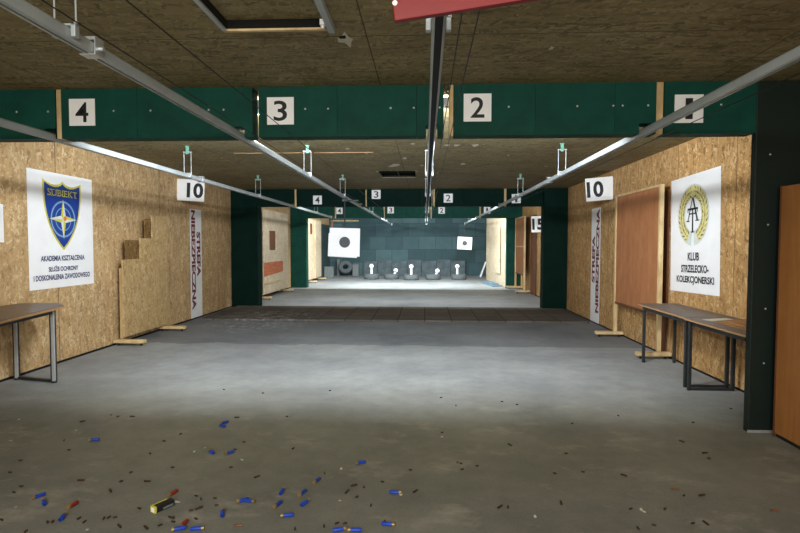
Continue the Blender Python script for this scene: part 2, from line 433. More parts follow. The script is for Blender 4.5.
def plate(n, x, z, y, s, row, w):
    T = Matrix.Translation((x, y, z)) @ FRONT
    t = thing('number_plate', 'white square plate with black numeral %s on the %s baffle' % (n, row), 'sign', mat=T, group='white lane number plates')
    obj('plate', MB().prism([(x - s / 2, z - s / 2), (x + s / 2, z - s / 2), (x + s / 2, z + s / 2), (x - s / 2, z + s / 2)], 'y', y - .006, y - .001), 'white', t)
    hw = s * (.25 if n != '1' else .13); hh = s * .37
    V, F = text2d(n, -hw, hw, -hh, hh, .012)
    obj('numeral', flat(MB(), V, F, .008, T), 'black', t)
for n, x, z in (('4', -2.735, 2.495), ('3', -1.135, 2.49), ('2', .4, 2.5), ('1', 1.99, 2.475)):
    plate(n, x, z, 4.179, .212, 'front', 0)
for n, x, z in (('4', -2.43, 2.44), ('3', -1.1, 2.56), ('2', .515, 2.475), ('1', 2.02, 2.46)):
    plate(n, x, z, 11.999, .2, 'middle', 0)
for n, x, z in (('4', -2.8, 2.53), ('3', -1.12, 2.55), ('2', .535, 2.54), ('1', 2.0, 2.54)):
    plate(n, x, z, 17.399, .21, 'rear', 0)

def pillar(x0, x1, y, d, label, bolts=(), strip=False, mat='green_dark'):
    t = thing('pillar', label, 'pillar', ((x0 + x1) / 2, y, 0))
    obj('cladding', MB().box(x0, x1, y, y + d, 0, ZC), mat, t, bevel=.006)
    for bx, bz in bolts: obj('bolt', MB().dome((bx, y, bz), .008), 'bright', t, True)
    if strip: obj('base_strip', MB().box(x0 - .003, x1 + .0, y - .006, y, 0, .02), 'bright', t)
pillar(2.492, XR - .002, 4.18, .06, 'big near dark green pillar beside the orange board on the right', ((2.6, 2.13), (2.6, 1.6), (2.6, .96), (2.6, .54)), True, 'pillar_near')
pillar(XL + .002, -3.81, 12.0, .3, 'dark green left pillar at the back edge of the rubber mat')
pillar(2.605, XR - .002, 12.0 - .13, .3, 'dark green right pillar at the back edge of the rubber mat')
pillar(XL + .002, -3.9, 17.4, .3, 'far dark green left pillar under the rear baffle', mat='green')
pillar(2.66, XR - .002, 17.4 + .145, .2, 'far dark green right pillar behind the timber framed screen', mat='green')

pb = thing('partition_board', 'tall orange brown wooden board standing at the right edge by the near pillar', 'partition', (2.7, 2.6, 0))
obj('board', MB().box(2.642, 2.69, 1.1, 4.10, .03, 1.88), 'orange', pb, bevel=.003)
obj('base_rail', MB().box(2.655, 2.68, 1.1, 4.10, 0, .03), 'rail_dark', pb)
obj('edge_strip', MB().box(2.639, 2.693, 4.10, 4.115, .0, 1.885), 'ply_brown', pb)

# ------------------------------------------------------------------ target rails, hangers, cables
LANE = {4: 'leftmost lane', 3: 'second lane from the left', 2: 'central lane', 1: 'rightmost lane'}
ZR = 2.305
def rail(k, y1):
    x = RAILX[k]; w = .0275; c = .012; sl = .017 if k == 2 else .006
    prof = [(x - w + c, ZR - w), (x - sl, ZR - w), (x - sl, ZR - w + .006), (x - w + .008, ZR - w + .006), (x - w + .008, ZR + w - .006), (x + w - .008, ZR + w - .006),
            (x + w - .008, ZR - w + .006), (x + sl, ZR - w + .006), (x + sl, ZR - w), (x + w - c, ZR - w), (x + w - c * .3, ZR - w + c * .3), (x + w, ZR - w + c), (x + w, ZR + w - c), (x + w - c, ZR + w), (x - w + c, ZR + w), (x - w, ZR + w - c), (x - w, ZR - w + c), (x - w + c * .3, ZR - w + c * .3)]
    t = thing('target_rail', 'long grey steel target rail hung over the %s' % LANE[k], 'rail', (x, 0, ZR), 'target rails')
    obj('channel', MB().prism(prof, 'y', -1.2, y1), 'steel', t, True)
    obj('belt', MB().box(x - .02, x + .02, -1.15, y1 - .05, ZR - .018, ZR + .012), 'rail_dark', t)
    obj('end_stop', MB().box(x - .035, x + .035, y1, y1 + .03, ZR - .04, ZR + .035), 'bright', t)
for k, y1 in ((4, 16.9), (3, 23.4), (2, 22.6), (1, 22.4)): rail(k, y1)

def hanger(x, y, label):
    t = thing('rail_hanger', label, 'hanger', (x, y, ZC), 'rail hangers')
    obj('bracket_head', MB().box(x - .018, x + .018, y - .015, y + .015, ZC - .1, ZC).box(x - .03, x + .03, y - .02, y + .02, ZC - .01, ZC), 'head', t, bevel=.004)
    for s in (-1, 1):
        obj('threaded_rod', MB().tube((x + s * .045, y, ZR - .01), (x + s * .045, y, ZC - .07), .0035, 6).tube((x + s * .045, y, ZR + .04), (x + s * .045, y, ZR + .05), .008, 6), 'steel', t)
    obj('yoke', MB().box(x - .055, x + .055, y - .01, y + .01, ZC - .08, ZC - .072), 'steel', t)
    obj('clamp', MB().box(x - .05, x - .03, y - .015, y + .015, ZR - .015, ZR + .038).box(x + .03, x + .05, y - .015, y + .015, ZR - .015, ZR + .038)
        .box(x - .05, x + .05, y - .015, y + .015, ZR + .029, ZR + .038), 'steel', t, bevel=.003)
    return t
h0 = None
ROWN = {2.15: 'in the front room', 6.65: 'before the mat', 9.5: 'above the rubber mat', 14.6: 'behind the middle baffle', 20.0: 'behind the rear baffle'}
for k in (4, 3, 2, 1):
    for y in (2.15, 6.65, 9.5, 14.6, 20.0):
        if k == 4 and y > 17: continue
        lab = 'two rod rail hanger over the %s, %s' % (LANE[k], ROWN[y])
        if h0 is None: h0 = hanger(RAILX[k], y, lab)
        else: dup(h0, (RAILX[k], y, ZC), None, lab)
for x, y, lab in ((RAILX[3], 2.32, 'zinc rail joint clamp near the top left of the photo'), (RAILX[1], 7.3, 'zinc rail joint clamp on the right rail'), (RAILX[4], 7.05, 'zinc rail joint clamp above the left ten plate')):
    o = obj('joint_clamp', MB().prism([(x - .036, ZR - .032), (x + .036, ZR - .032), (x + .036, ZR + .045), (x - .036, ZR + .045), (x - .036, ZR + .03), (x + .03, ZR + .03), (x + .03, ZR - .028), (x - .036, ZR - .028)], 'y', y - .03, y + .03)
            .tube((x + .03, y, ZR), (x + .055, y, ZR), .01, 6), 'bright')
    base_at(o, (x, y, ZR)); tag(o, lab, 'clamp')

def cable(x, z, label, sag=0):
    mb = MB(); ys = [-1.1, .5, 2, 4, 6.6, 9.5, 12, 15, 18, 22]
    for a, b in zip(ys, ys[1:]): mb.tube((x, a, z), (x, b, z), .0028, 6)
    o = obj('drive_cable', mb, 'cable', None, True); base_at(o, (x, -1.1, z)); tag(o, label, 'cable')
cable(.127, 2.262, 'thin black cable right beside the central rail')
cable(.187, 2.262, 'thin black cable farther right of the central rail, over the number 2')
cable(-1.0, 2.262, 'thin black cable well right of the second rail from the left')
cable(-1.27, 2.255, 'thin black cable close along the second rail from the left')
cable(1.76, 2.255, 'thin black cable along the rightmost rail')

# red board near the camera
T = Matrix.Translation((.14, 1.55, 2.185)) @ Matrix.Rotation(RAD(-4), 4, 'Z') @ Matrix.Rotation(RAD(-6.3), 4, 'Y')
rb = thing('hanging_board', 'bright red board hanging tilted from the ceiling at the top edge', 'board', mat=T)
def loc_obj(name, mb, mat, parent, **kw):
    mb.b.transform(WM[parent]); return obj(name, mb, mat, parent, **kw)
loc_obj('panel', MB().box(-.24, .5, -.012, .012, -.07, .025), 'red', rb, bevel=.004)
loc_obj('top_channel', MB().box(-.24, .5, -.02, .02, .025, .06), 'black', rb)
loc_obj('rivet', MB().dome((-.232, -.012, -.02), .008), 'white', rb, smooth=True)
for x in (-.2, .42):
    p = T @ Vector((x, 0, .06)); obj('cord', MB().tube(p, (p.x, p.y, ZC), .004, 6), 'cable', rb)

# ------------------------------------------------------------------ lamps behind the baffles
def lamp(x, y, z, row, side, power, tilt, w=.6, col=(.93, .97, 1)):
    t = thing('strip_lamp', 'white fluorescent strip lamp behind the %s baffle, %s one' % (row, side), 'lamp', (x, y, z))
    obj('housing', MB().box(x - w / 2 - .1, x + w / 2 + .1, y - .036, y + .04, z + .02, z + .085), 'lampwhite', t, bevel=.006)
    for s in (-1, 1): obj('end_cap', MB().box(x + s * (w / 2 + .02) - .012, x + s * (w / 2 + .02) + .012, y - .025, y + .025, z - .02, z + .022), 'lampwhite', t)
    obj('tube', MB().tube((x - w / 2, y, z), (x + w / 2, y, z), .014, 12), 'tube', t, True)
    L = bpy.data.lights.new('lamp_light', 'AREA'); L.shape = 'RECTANGLE'; L.size = w; L.size_y = .09; L.energy = power; L.color = col
    o = bpy.data.objects.new('lamp_light', L); COL.objects.link(o)
    o.location = (x, y + .012, z - .018); o.rotation_euler = (RAD(tilt), 0, 0); 
for x, s in ((-1.69, 'left'), (.52, 'right')): lamp(x, 4.362, 2.535, 'front', s, 182, 86)
for x, s in ((-1.9, 'left'), (.9, 'right')): lamp(x, 12.182, 2.535, 'middle', s, 85, 66)
for x, s in ((-2.6, 'left'), (-.8, 'middle'), (1.2, 'right')): lamp(x, 17.582, 2.535, 'rear', s, 170, 56, col=(.93, .98, 1))

L = bpy.data.lights.new('front_fill_high', 'AREA'); L.shape = 'RECTANGLE'; L.size = 3.2; L.size_y = .5; L.energy = 175; L.color = (1, .95, .86)  # unseen fill light added behind the camera to lift the front zone
o = bpy.data.objects.new('front_fill_high', L); COL.objects.link(o); o.location = (-.5, -1.6, 2.5); o.rotation_euler = (RAD(40), 0, 0)
L = bpy.data.lights.new('front_fill_low', 'AREA'); L.shape = 'RECTANGLE'; L.size = 5; L.size_y = 1.6; L.energy = 110; L.color = (1, .95, .84)  # second added fill, an unseen low panel brightening ceiling, floor and baffle
o = bpy.data.objects.new('front_fill_low', L); COL.objects.link(o); o.location = (-.5, -2.9, 1.3); o.rotation_euler = (RAD(97), 0, 0)

# ------------------------------------------------------------------ posters, strips and plates on the walls
PLC, PRC = Vector((XL + .001, 6.34, 1.605)), Vector((XR - .001, 6.38, 1.575))
TL = Matrix.Translation(PLC) @ LEFT
p = thing('poster', 'white poster with blue and yellow shield on the left wall', 'poster', mat=TL)
def plane2d(mb, pts, w, T): mb.flat = True; mb.poly([T @ Vector((u, v, w)) for u, v in pts]); return mb
def sheet(w, h, T, wz=.003):
    mb = MB(); n = 6
    for i in range(n):
        a, b = -w / 2 + w * i / n, -w / 2 + w * (i + 1) / n
        za, zb = wz + .002 * (i % 2), wz + .002 * ((i + 1) % 2)
        mb.add([T @ Vector(q) for q in ((a, -h / 2, za), (b, -h / 2, zb), (b, h / 2, zb), (a, h / 2, za))], [(0, 1, 2, 3)])
    mb.flat = True; return mb
obj('sheet', sheet(1.165, 1.375, TL), 'poster', p)
def arc(a, b, c, n=6):   # quadratic
    return [((1 - t) ** 2 * a[0] + 2 * t * (1 - t) * b[0] + t * t * c[0], (1 - t) ** 2 * a[1] + 2 * t * (1 - t) * b[1] + t * t * c[1]) for t in [i / n for i in range(n)]]
def shield(k):
    s = lambda u, v: (u * k, .2 + (v - .2) * k)
    return (arc(s(0, .6), s(-.12, .49), s(-.345, .6)) + arc(s(-.345, .6), s(-.37, .05), s(0, -.24), 10) + arc(s(0, -.24), s(.37, .05), s(.345, .6), 10) + arc(s(.345, .6), s(.12, .49), s(0, .6)))
em = MB(); em.flat = True
for q in (0, 1):
    em.mi = q; pts = shield((1, .92)[q]); c = (0, .3)
    for a, b in zip(pts, pts[1:] + pts[:1]): plane2d(em, [c, b, a][::-1] if 0 else [c, a, b], .0065 + .0012 * q, TL)
def ringmesh(mb, u, v, r0, r1, w, T, a0=0, a1=2 * pi, n=40):
    for i in range(n):
        a, b = a0 + (a1 - a0) * i / n, a0 + (a1 - a0) * (i + 1) / n
        plane2d(mb, [(u + r0 * cos(a), v + r0 * sin(a)), (u + r1 * cos(a), v + r1 * sin(a)), (u + r1 * cos(b), v + r1 * sin(b)), (u + r0 * cos(b), v + r0 * sin(b))], w, T)
em.mi = 2
ringmesh(em, 0, .14, .2, .222, .0088, TL); ringmesh(em, 0, .14, .13, .143, .0088, TL)
for k in range(4):
    a = k * pi / 2
    for s, mi in ((1, 0), (-1, 3)):
        em.mi = 0 if s > 0 else 4
        tip = (.245 * cos(a), .14 + .245 * sin(a)); mid = (.06 * cos(a + s * pi / 4), .14 + .06 * sin(a + s * pi / 4))
        plane2d(em, [(0, .14), mid, tip] if s < 0 else [(0, .14), tip, mid], .0098, TL)
em.mi = 3; ringmesh(em, .03, .15, 0, .03, .0102, TL, n=12)
obj('shield_emblem', em, ['yellow', 'blue', 'ring', 'orange_print', 'palegreen'], p)
V, F = text2d('SUBIEKT', -.265, .265, .415, .49, .004)
sub = flat(MB(), V, F, .0095, TL)
for u in (-.255, -.2, -.16, -.1, -.06, .0, .025, .07, .11, .16, .24):
    plane2d(sub, [(u - .014, .413), (u + .014, .413), (u + .014, .42), (u - .014, .42)], .0097, TL); plane2d(sub, [(u - .014, .484), (u + .014, .484), (u + .014, .491), (u - .014, .491)], .0097, TL)
obj('shield_lettering', sub, 'yellow', p)
for s, u0, u1, v0, v1 in (('AKADEMIA KSZTAŁCENIA', -.4, .39, -.365, -.3), ('SŁUŻB OCHRONY', -.275, .26, -.49, -.415), ('I DOSKONALENIA ZAWODOWEGO', -.52, .49, -.59, -.525)):
    V, F = text2d(s, u0, u1, v0, v1, .03); obj('text_line', flat(MB(), V, F, .0075, TL), 'navy', p)

TR = Matrix.Translation(PRC) @ RIGHT @ Matrix.Rotation(RAD(1.6), 4, 'Z')
p = thing('poster', 'white poster with gold laurel wreath and black monogram on the right wall', 'poster', mat=TR)
obj('sheet', sheet(1.14, 1.385, TR), 'poster', p)
wr = MB(); wr.flat = True
cu, cv = -.01, .22
wr.mi = 2; ringmesh(wr, cu, cv, .19, .362, .0066, TR, -pi / 2 + .1, 1.5 * pi - .1, 48)
wr.mi = 3; ringmesh(wr, cu, cv, .205, .34, .0075, TR, -pi / 2 + .38, 1.5 * pi - .38, 48)
rnd = random.Random(3)
for s in (-1, 1):
    for i in range(13):
        a = -pi / 2 + s * (.42 + i * .205)
        for j, rr in enumerate((.225, .272, .32)):
            u, v_ = cu + rr * cos(a + s * .04 * j), cv + rr * sin(a + s * .04 * j)
            d = a + s * (pi / 2 + (.55, 0, -.55)[j]); L_, W_ = .055, .013
            e = (cos(d), sin(d)); f = (-sin(d), cos(d))
            wr.mi = 1 if (i + j) % 3 == 0 else 0
            z = .0086 + .0004 * j
            pts = [(u - e[0] * L_ * .5, v_ - e[1] * L_ * .5), (u + f[0] * W_, v_ + f[1] * W_), (u + e[0] * L_, v_ + e[1] * L_), (u - f[0] * W_, v_ - f[1] * W_)]
            plane2d(wr, pts[::-1], z, TR)
            if (i + j) % 2 == 0:
                wr.mi = 1; plane2d(wr, [(u - e[0] * .02, v_ - e[1] * .02), (u + f[0] * .004, v_ + f[1] * .004), (u + e[0] * .05, v_ + e[1] * .05), (u - f[0] * .004, v_ - f[1] * .004)][::-1], z + .0004, TR)
obj('laurel_wreath', wr, ['gold', 'gold_dark', 'palegreen', 'gold_pale'], p)
mo = MB(); mo.flat = True
def st(mb, a, b, w, z=.0095):
    d = Vector((b[0] - a[0], b[1] - a[1])).normalized(); n = Vector((-d.y, d.x)) * w * .38
    plane2d(mb, [(a[0] - n.x, a[1] - n.y), (b[0] - n.x, b[1] - n.y), (b[0] + n.x, b[1] + n.y), (a[0] + n.x, a[1] + n.y)], z, TR)
st(mo, (-.12, .15), (-.015, .42), .02); st(mo, (.1, .15), (-.005, .42), .038); st(mo, (-.08, .235), (.06, .235), .018)
st(mo, (-.01, .02), (-.01, .29), .036); st(mo, (-.13, .29), (.11, .29), .03)
for u in (-.125, .1): st(mo, (u, .25), (u, .3), .016)
for a, b in (((-.155, .15), (-.085, .15)), ((.055, .15), (.145, .15)), ((-.05, .02), (.03, .02))): st(mo, a, b, .016)
obj('monogram', mo, 'black', p)
for s, u0, u1, v0, v1 in (('KLUB', -.12, .14, -.315, -.22), ('STRZELECKO-', -.28, .35, -.455, -.365), ('KOLEKCJONERSKI', -.39, .465, -.6, -.495)):
    V, F = text2d(s, u0, u1, v0, v1, .03); obj('text_line', flat(MB(), V, F, .0075, TR), 'black', p)

def strip(side):
    if side == 'left':
        T = Matrix.Translation((XL + .001, 10.12, 1.06)) @ LEFT; rot = -pi / 2
    else:
        T = Matrix.Translation((XR - .001, 9.93, 1.06)) @ RIGHT; rot = pi / 2
    t = thing('warning_strip', 'tall white strip with dark red vertical lettering on the %s wall' % side, 'sign', mat=T)
    mb = MB(); mb.flat = True; plane2d(mb, [(-.26, -1.05), (.26, -1.05), (.26, 1.05), (-.26, 1.05)], .004, T); obj('sheet', mb, 'white', t)
    Rz = Matrix.Rotation(rot, 4, 'Z'); lt = MB()
    if side == 'left':
        V, F = text2d('NIEBEZPIECZNA', -1.03, .88, -.2, -.03, .045); flat(lt, V, F, .006, T @ Rz)
        V, F = text2d('STREFA', -.62, .25, .03, .2, .045); flat(lt, V, F, .006, T @ Rz)
    else:
        V, F = text2d('NIEBEZPIECZNA', -.86, 1.03, -.2, -.03, .045); flat(lt, V, F, .006, T @ Rz)
        V, F = text2d('STREFA', -.32, .55, .03, .2, .045); flat(lt, V, F, .006, T @ Rz)
    obj('lettering', lt, 'redprint', t)
strip('left'); strip('right')

def distplate(txt, corner, yaw, droop, label, flip, w=.47, h=.385):
    # corner = top point of the edge fixed to the wall; the plate stands out from the wall
    T = Matrix.Translation(corner) @ Matrix.Rotation(yaw, 4, 'Z') @ FRONT @ Matrix.Rotation(droop, 4, 'Z')
    t = thing('distance_plate', label, 'sign', mat=T)
    u0, u1 = (0, w) if not flip else (-w, 0)
    mb = MB(); 
    mb.add([T @ Vector(q) for q in [(u, v_, z) for u in (u0, u1) for v_ in (-h, 0) for z in (-.006, 0)]], [(0, 1, 3, 2), (4, 6, 7, 5), (0, 4, 5, 1), (2, 3, 7, 6), (0, 2, 6, 4), (1, 5, 7, 3)])
    obj('plate', mb, 'white', t)
    a = (.36, .96) if not flip else (.04, .64)
    V, F = text2d(txt, u0 + w * a[0], u0 + w * a[1], -h * .85, -h * .15, .035); obj('numeral', flat(MB(), V, F, .002, T), 'black', t)
distplate('10', (XL + .005, 9.38, 2.61), RAD(12), RAD(-2.5), 'white plate with black 10 standing out from the left wall', False)
distplate('10', (XR - .005, 9.1, 2.585), RAD(-12), RAD(4), 'white plate with black 10 standing out from the right wall', True, .44)
distplate('15', (XR - .005, 13.5, 2.16), RAD(-5), RAD(2), 'white plate with black 15 behind the right pillar', True, .47, .4)
n_ = obj('notice', sheet(.55, .4, Matrix.Translation((XL + .002, 5.14, 1.66)) @ LEFT), 'poster'); base_at(n_, (XL + .002, 5.14, 1.46)); tag(n_, 'small blank white sheet at the left edge on the wall', 'sheet')

# ------------------------------------------------------------------ mobile screens
def castor(mb, x, y):
    mb.tube((x - .012, y, .018), (x + .012, y, .018), .018, 12).box(x - .015, x + .015, y - .015, y + .015, .03, .042); return mb
def foot(parent, x0, x1, y, w=.09):
    f = obj('foot', MB().box(x0, x1, y - w / 2, y + w / 2, .042, .088), 'timber', parent, bevel=.004)
    for x in (x0 + .06, x1 - .06): obj('castor', castor(MB(), x, y), 'blackmetal', f)
t = thing('mobile_screen', 'stepped strand board screen on castor feet by the left wall', 'screen', (-4.28, 8, 0))
obj('board', MB().prism([(7.36, .11), (7.36, 1.22), (7.84, 1.22), (7.84, 1.53), (8.2, 1.53), (8.2, 1.88), (8.69, 1.9), (8.69, .11)], 'x', -4.30, -4.28), 'osb_panel', t)
obj('backing_board', MB().prism([(7.40, .11), (7.40, .9), (7.48, .9), (7.48, 1.5), (8.02, 1.5), (8.02, 1.83), (8.65, 1.83), (8.65, .11)], 'x', -4.318, -4.302), 'osb_backing', t)
for y in (7.45, 8.6):
    obj('post', MB().box(-4.36, -4.32, y - .05, y - .01, .088, 1.1), 'timber', t)
    foot(t, -4.41, -3.96, y - .115 if y < 8 else y)

def right_screen(label, y0, y1, x, zt, zb, cross=None, top=True):
    t = thing('mobile_screen', label, 'screen', (x, (y0 + y1) / 2, 0))
    obj('board', MB().box(x + .015, x + .03, y0 + .05, y1 - .05, zb, zt - .02), 'ply_red', t)
    for y in (y0, y1 - .05): obj('post', MB().box(x, x + .05, y, y + .05, .088, zt), 'timber', t, bevel=.003)
    obj('top_rail', MB().box(x, x + .05, y0 + .05, y1 - .05, zt - .03, zt), 'timber', t)
    obj('bottom_rail', MB().box(x + .005, x + .045, y0 + .05, y1 - .05, zb - .03, zb), 'ply_brown', t)
    if cross: obj('cross_rail', MB().box(x - .005, x + .045, y0 + .05, y1 - .05, cross - .02, cross + .02), 'timber', t)
    return t
t = right_screen('reddish plywood screen with timber posts by the right wall behind the table', 6.89, 8.5, 2.96, 2.21, .56)
for y in (6.84, 8.46): foot(t, 2.68, 3.1, y)
o = obj('plywood_offcut', MB().box(3.1, 3.115, 6.985, 7.2, 0, 2.14), 'ply_brown', None); base_at(o, (3.107, 7.09, 0)); tag(o, 'dark brown plywood strip between the reddish screen and the right poster', 'board')
t = right_screen('far reddish screen with pale timber frame before the far right pillar', 15.8, 17.35, 2.9, 2.28, .55, 1.38)
obj('base_plank', MB().box(2.62, 3.1, 17.3, 17.36, .06, .1), 'timber', t)
for y in (15.82, 17.28): foot(t, 2.66, 3.1, y)
o = obj('plywood_offcut', MB().prism([(15.08, 0), (15.08, 2.28), (15.74, 2.28), (15.74, 0)], 'x', 3.085, 3.105), 'ply_brown'); base_at(o, (3.09, 15.4, 0)); tag(o, 'brown board against the right wall below the 15 plate', 'board')

t = thing('mobile_screen', 'pale far left screen with dark slot and rusty red patch', 'screen', (-4.14, 14.7, 0))
def frame_board(x, y0, y1, z0, z1, wy0, wy1, wz0, wz1):
    mb = MB()
    for a, b, c, d in ((y0, wy0, z0, z1), (wy1, y1, z0, z1), (wy0, wy1, z0, wz0), (wy0, wy1, wz1, z1)):
        if b > a and d > c: mb.box(x - .01, x + .01, a, b, c, d)
    return mb
obj('board', frame_board(-4.14, 13.45, 15.95, .14, 2.34, 14.0, 14.65, 1.28, 1.8), 'ply_pale', t)
obj('slot_backing', MB().box(-4.162, -4.152, 13.9, 14.75, 1.2, 1.9), 'ply_brown', t)
obj('red_patch', MB().prism([(13.5, .96), (15.3, .96), (15.3, .66), (13.5, .6)], 'x', -4.128, -4.118), 'ply_rust', t)
obj('rail', MB().box(-4.128, -4.1, 13.5, 15.0, .4, .44), 'timber', t)
for y in (13.55, 15.85): foot(t, -4.36, -3.95, y)
t = thing('mobile_screen', 'pale farthest left screen with small dark slot near the far wall', 'screen', (-4.2, 20.6, 0))
obj('board', frame_board(-4.2, 18.9, 21.4, .14, 2.36, 19.3, 19.8, 1.8, 2.2), 'ply_pale', t)
obj('slot_backing', MB().box(-4.222, -4.212, 19.2, 19.9, 1.7, 2.28), 'ply_brown', t)
obj('batten', MB().box(-4.188, -4.16, 20.1, 20.16, .14, 2.36), 'timber', t)
for y in (19.5, 21.3): foot(t, -4.4, -3.98, y)
o = obj('plywood_screen', MB().prism([(2.5, 21.9), (2.53, 21.9), (2.79, 18.0), (2.76, 18.0)], 'z', 0, 2.5).prism([(2.585, 19.9), (2.61, 19.9), (2.66, 19.0), (2.635, 19.0)], 'z', .4, 2.1), ['ply_pale'])
base_at(o, (2.64, 20, 0)); tag(o, 'tall pale plywood panel standing at the far right before the tiled wall', 'panel')

o = obj('rubber_cladding', MB().box(XL + .001, XL + .03, 21.5, YE - .01, .0, 2.3), 'backwall_side', None); base_at(o, (XL + .015, 23, 0)); tag(o, 'dark teal rubber cladding on the left wall just before the far wall', 'cladding')
# ------------------------------------------------------------------ tables
def table(label, poly, z, thick, legs, bars, topm, legm, lw, apron=None, chrome=False):
    cx = sum(p[0] for p in poly) / len(poly); cy = sum(p[1] for p in poly) / len(poly)
    t = thing('table', label, 'table', (cx, cy, 0))
    tp = obj('tabletop', MB().prism(poly, 'z', z - .005, z), topm, t)
    obj('edge_band', MB().prism(poly, 'z', z - thick, z - .005), 'edge', tp)
    for x, y in legs:
        g = obj('leg', MB().box(x - lw / 2, x + lw / 2, y - lw / 2, y + lw / 2, .012, z - thick), legm, t, bevel=.004)
        obj('glide', MB().tube((x, y, 0), (x, y, .014), lw * .6, 12), 'rail_dark', g)
        if chrome: obj('chrome_face', MB().box(x - .1 * lw, x + lw * .54, y - lw * .54, y - lw * .1, .02, z - thick - .02), 'chrome', g)
    for a, b in bars: obj('foot_bar', MB().bar(a, b, lw * .7, .025), legm, t)
    for a, b in apron or (): obj('apron', MB().bar(a, b, .02, .05), legm, t)
    return t
table('dark topped table with chrome legs by the left wall under the shield poster', [(-3.42, 3.7), (-3.60, 4.44), (-3.78, 5.40), (-4.02, 5.64), (-4.40, 5.56), (-4.40, 3.7)], .8, .028,
      [(-3.86, 5.33), (-4.34, 5.43), (-3.62, 3.85), (-4.34, 3.85)], [((-3.86, 5.33, .02), (-4.34, 5.43, .02)), ((-3.62, 3.85, .02), (-4.34, 3.85, .02))], 'darktop', 'blackmetal', .045,
      [((-3.86, 5.33, .745), (-4.34, 5.43, .745)), ((-3.86, 5.33, .745), (-3.62, 3.85, .745))], True)
table('grey topped table by the right wall, the farther one with a castor foot beneath', [(2.61, 5.44), (2.64, 6.72), (3.11, 6.72), (3.11, 5.44)], .72, .022,
      [(2.69, 6.64), (3.06, 6.64), (2.65, 5.5), (3.06, 5.5)], [((2.65, 5.5, .012), (3.06, 5.5, .012))], 'toptable', 'blackmetal', .032,
      [((2.69, 6.64, .675), (3.06, 6.64, .675)), ((2.67, 6.6, .675), (2.65, 5.5, .675))])
table('worn brown topped table by the right wall, the nearer one carrying cardboard', [(2.60, 4.38), (2.59, 5.43), (3.10, 5.43), (3.10, 4.38)], .718, .022,
      [(2.63, 5.38), (3.05, 5.38), (2.65, 4.46), (3.05, 4.46)], [((2.63, 5.38, .012), (3.05, 5.38, .012)), ((2.65, 4.46, .012), (3.05, 4.46, .012))], 'toptable', 'blackmetal', .032,
      [((2.63, 5.38, .675), (3.05, 5.38, .675)), ((2.64, 5.34, .675), (2.65, 4.5, .675))])
o = obj('cardboard_sheet', MB().prism([(2.74, 5.12), (3.06, 5.28), (3.08, 4.5), (2.72, 4.45)], 'z', .719, .727).prism([(2.80, 5.08), (3.07, 5.2), (3.085, 4.5), (2.76, 4.48)], 'z', .728, .742), 'cardboard')
base_at(o, (2.9, 4.8, .719)); tag(o, 'stacked brown cardboard sheets on the nearer right table', 'cardboard')
o = obj('paper_sheet', MB().prism([(2.70, 5.30), (2.98, 5.40), (3.0, 5.31), (2.73, 5.17)], 'z', .719, .7215), 'chip'); base_at(o, (2.85, 5.3, .719)); tag(o, 'pale paper sheet on the right table beside the cardboard', 'paper')

# ------------------------------------------------------------------ paper targets
def target(x, y, ztop, label, w=.56, h=.52, r=.1, roll=0.0, backing=False, k=3):
    T = Matrix.Translation((x, y, ztop - h / 2)) @ Matrix.Rotation(roll, 4, 'Y')
    t = thing('paper_target', label, 'target', mat=T)
    loc_obj('sheet', MB().box(-w / 2, w / 2, -.004, 0, -h / 2, h / 2), 'poster', t)
    if backing: loc_obj('backing_card', MB().prism([(-w / 2 - .03, -h / 2 - .005), (w / 2 - .05, -h / 2 - .025), (w / 2 - .02, h / 2 - .05), (-w / 2 - .02, h / 2 - .1)], 'y', .004, .008), 'white', t)
    bl = MB(); bl.flat = True; Tf = T @ FRONT
    bl.mi = 0; ringmesh(bl, 0, 0, 0.0, r, .006, Tf, n=32)
    bl.mi = 1
    for q in (.25, .5, .75): ringmesh(bl, 0, 0, r * q, r * q + .003, .007, Tf, n=32)
    obj('bullseye', bl, ['bull', 'block'], t)
    ZB = ztop
    obj('hanger_rod', MB().tube((x, y + .01, ZB - .04), (x, y + .01, ZR - .04), .012, 8).box(x - .06, x + .06, y, y + .02, ZB - .03, ZB), 'blackmetal', t)
    obj('trolley', MB().box(RAILX[k] - .04, RAILX[k] + .04, y - .05, y + .07, ZR - .075, ZR - .034).box(RAILX[k] - .05, RAILX[k] + .25, y, y + .03, ZR - .07, ZR - .05), 'blackmetal', t)
M['bull'] = paint('dark grey bullseye', '#4a4f52', .7, .1, 20)
target(-1.475, 9.75, 1.74, 'large white paper target with dark bullseye hanging near left over the mat', backing=True, roll=RAD(1.2))
target(1.65, 22.3, 1.745, 'small white paper target hanging near the far wall on the right', .6, .52, .1, RAD(3), k=1)
t = thing('target_hanger', 'timber target bar hanging at the end of the leftmost rail', 'frame', (-2.95, 16.8, 2.1))
obj('crossbar', MB().box(-2.98, -2.1, 16.78, 16.82, 2.16, 2.2), 'timber', t)
obj('upright', MB().box(-2.96, -2.91, 16.77, 16.79, 1.95, 2.2), 'orange', t)
obj('rod', MB().box(-3.02, -2.98, 16.75, 16.79, 2.14, 2.275), 'blackmetal', t)

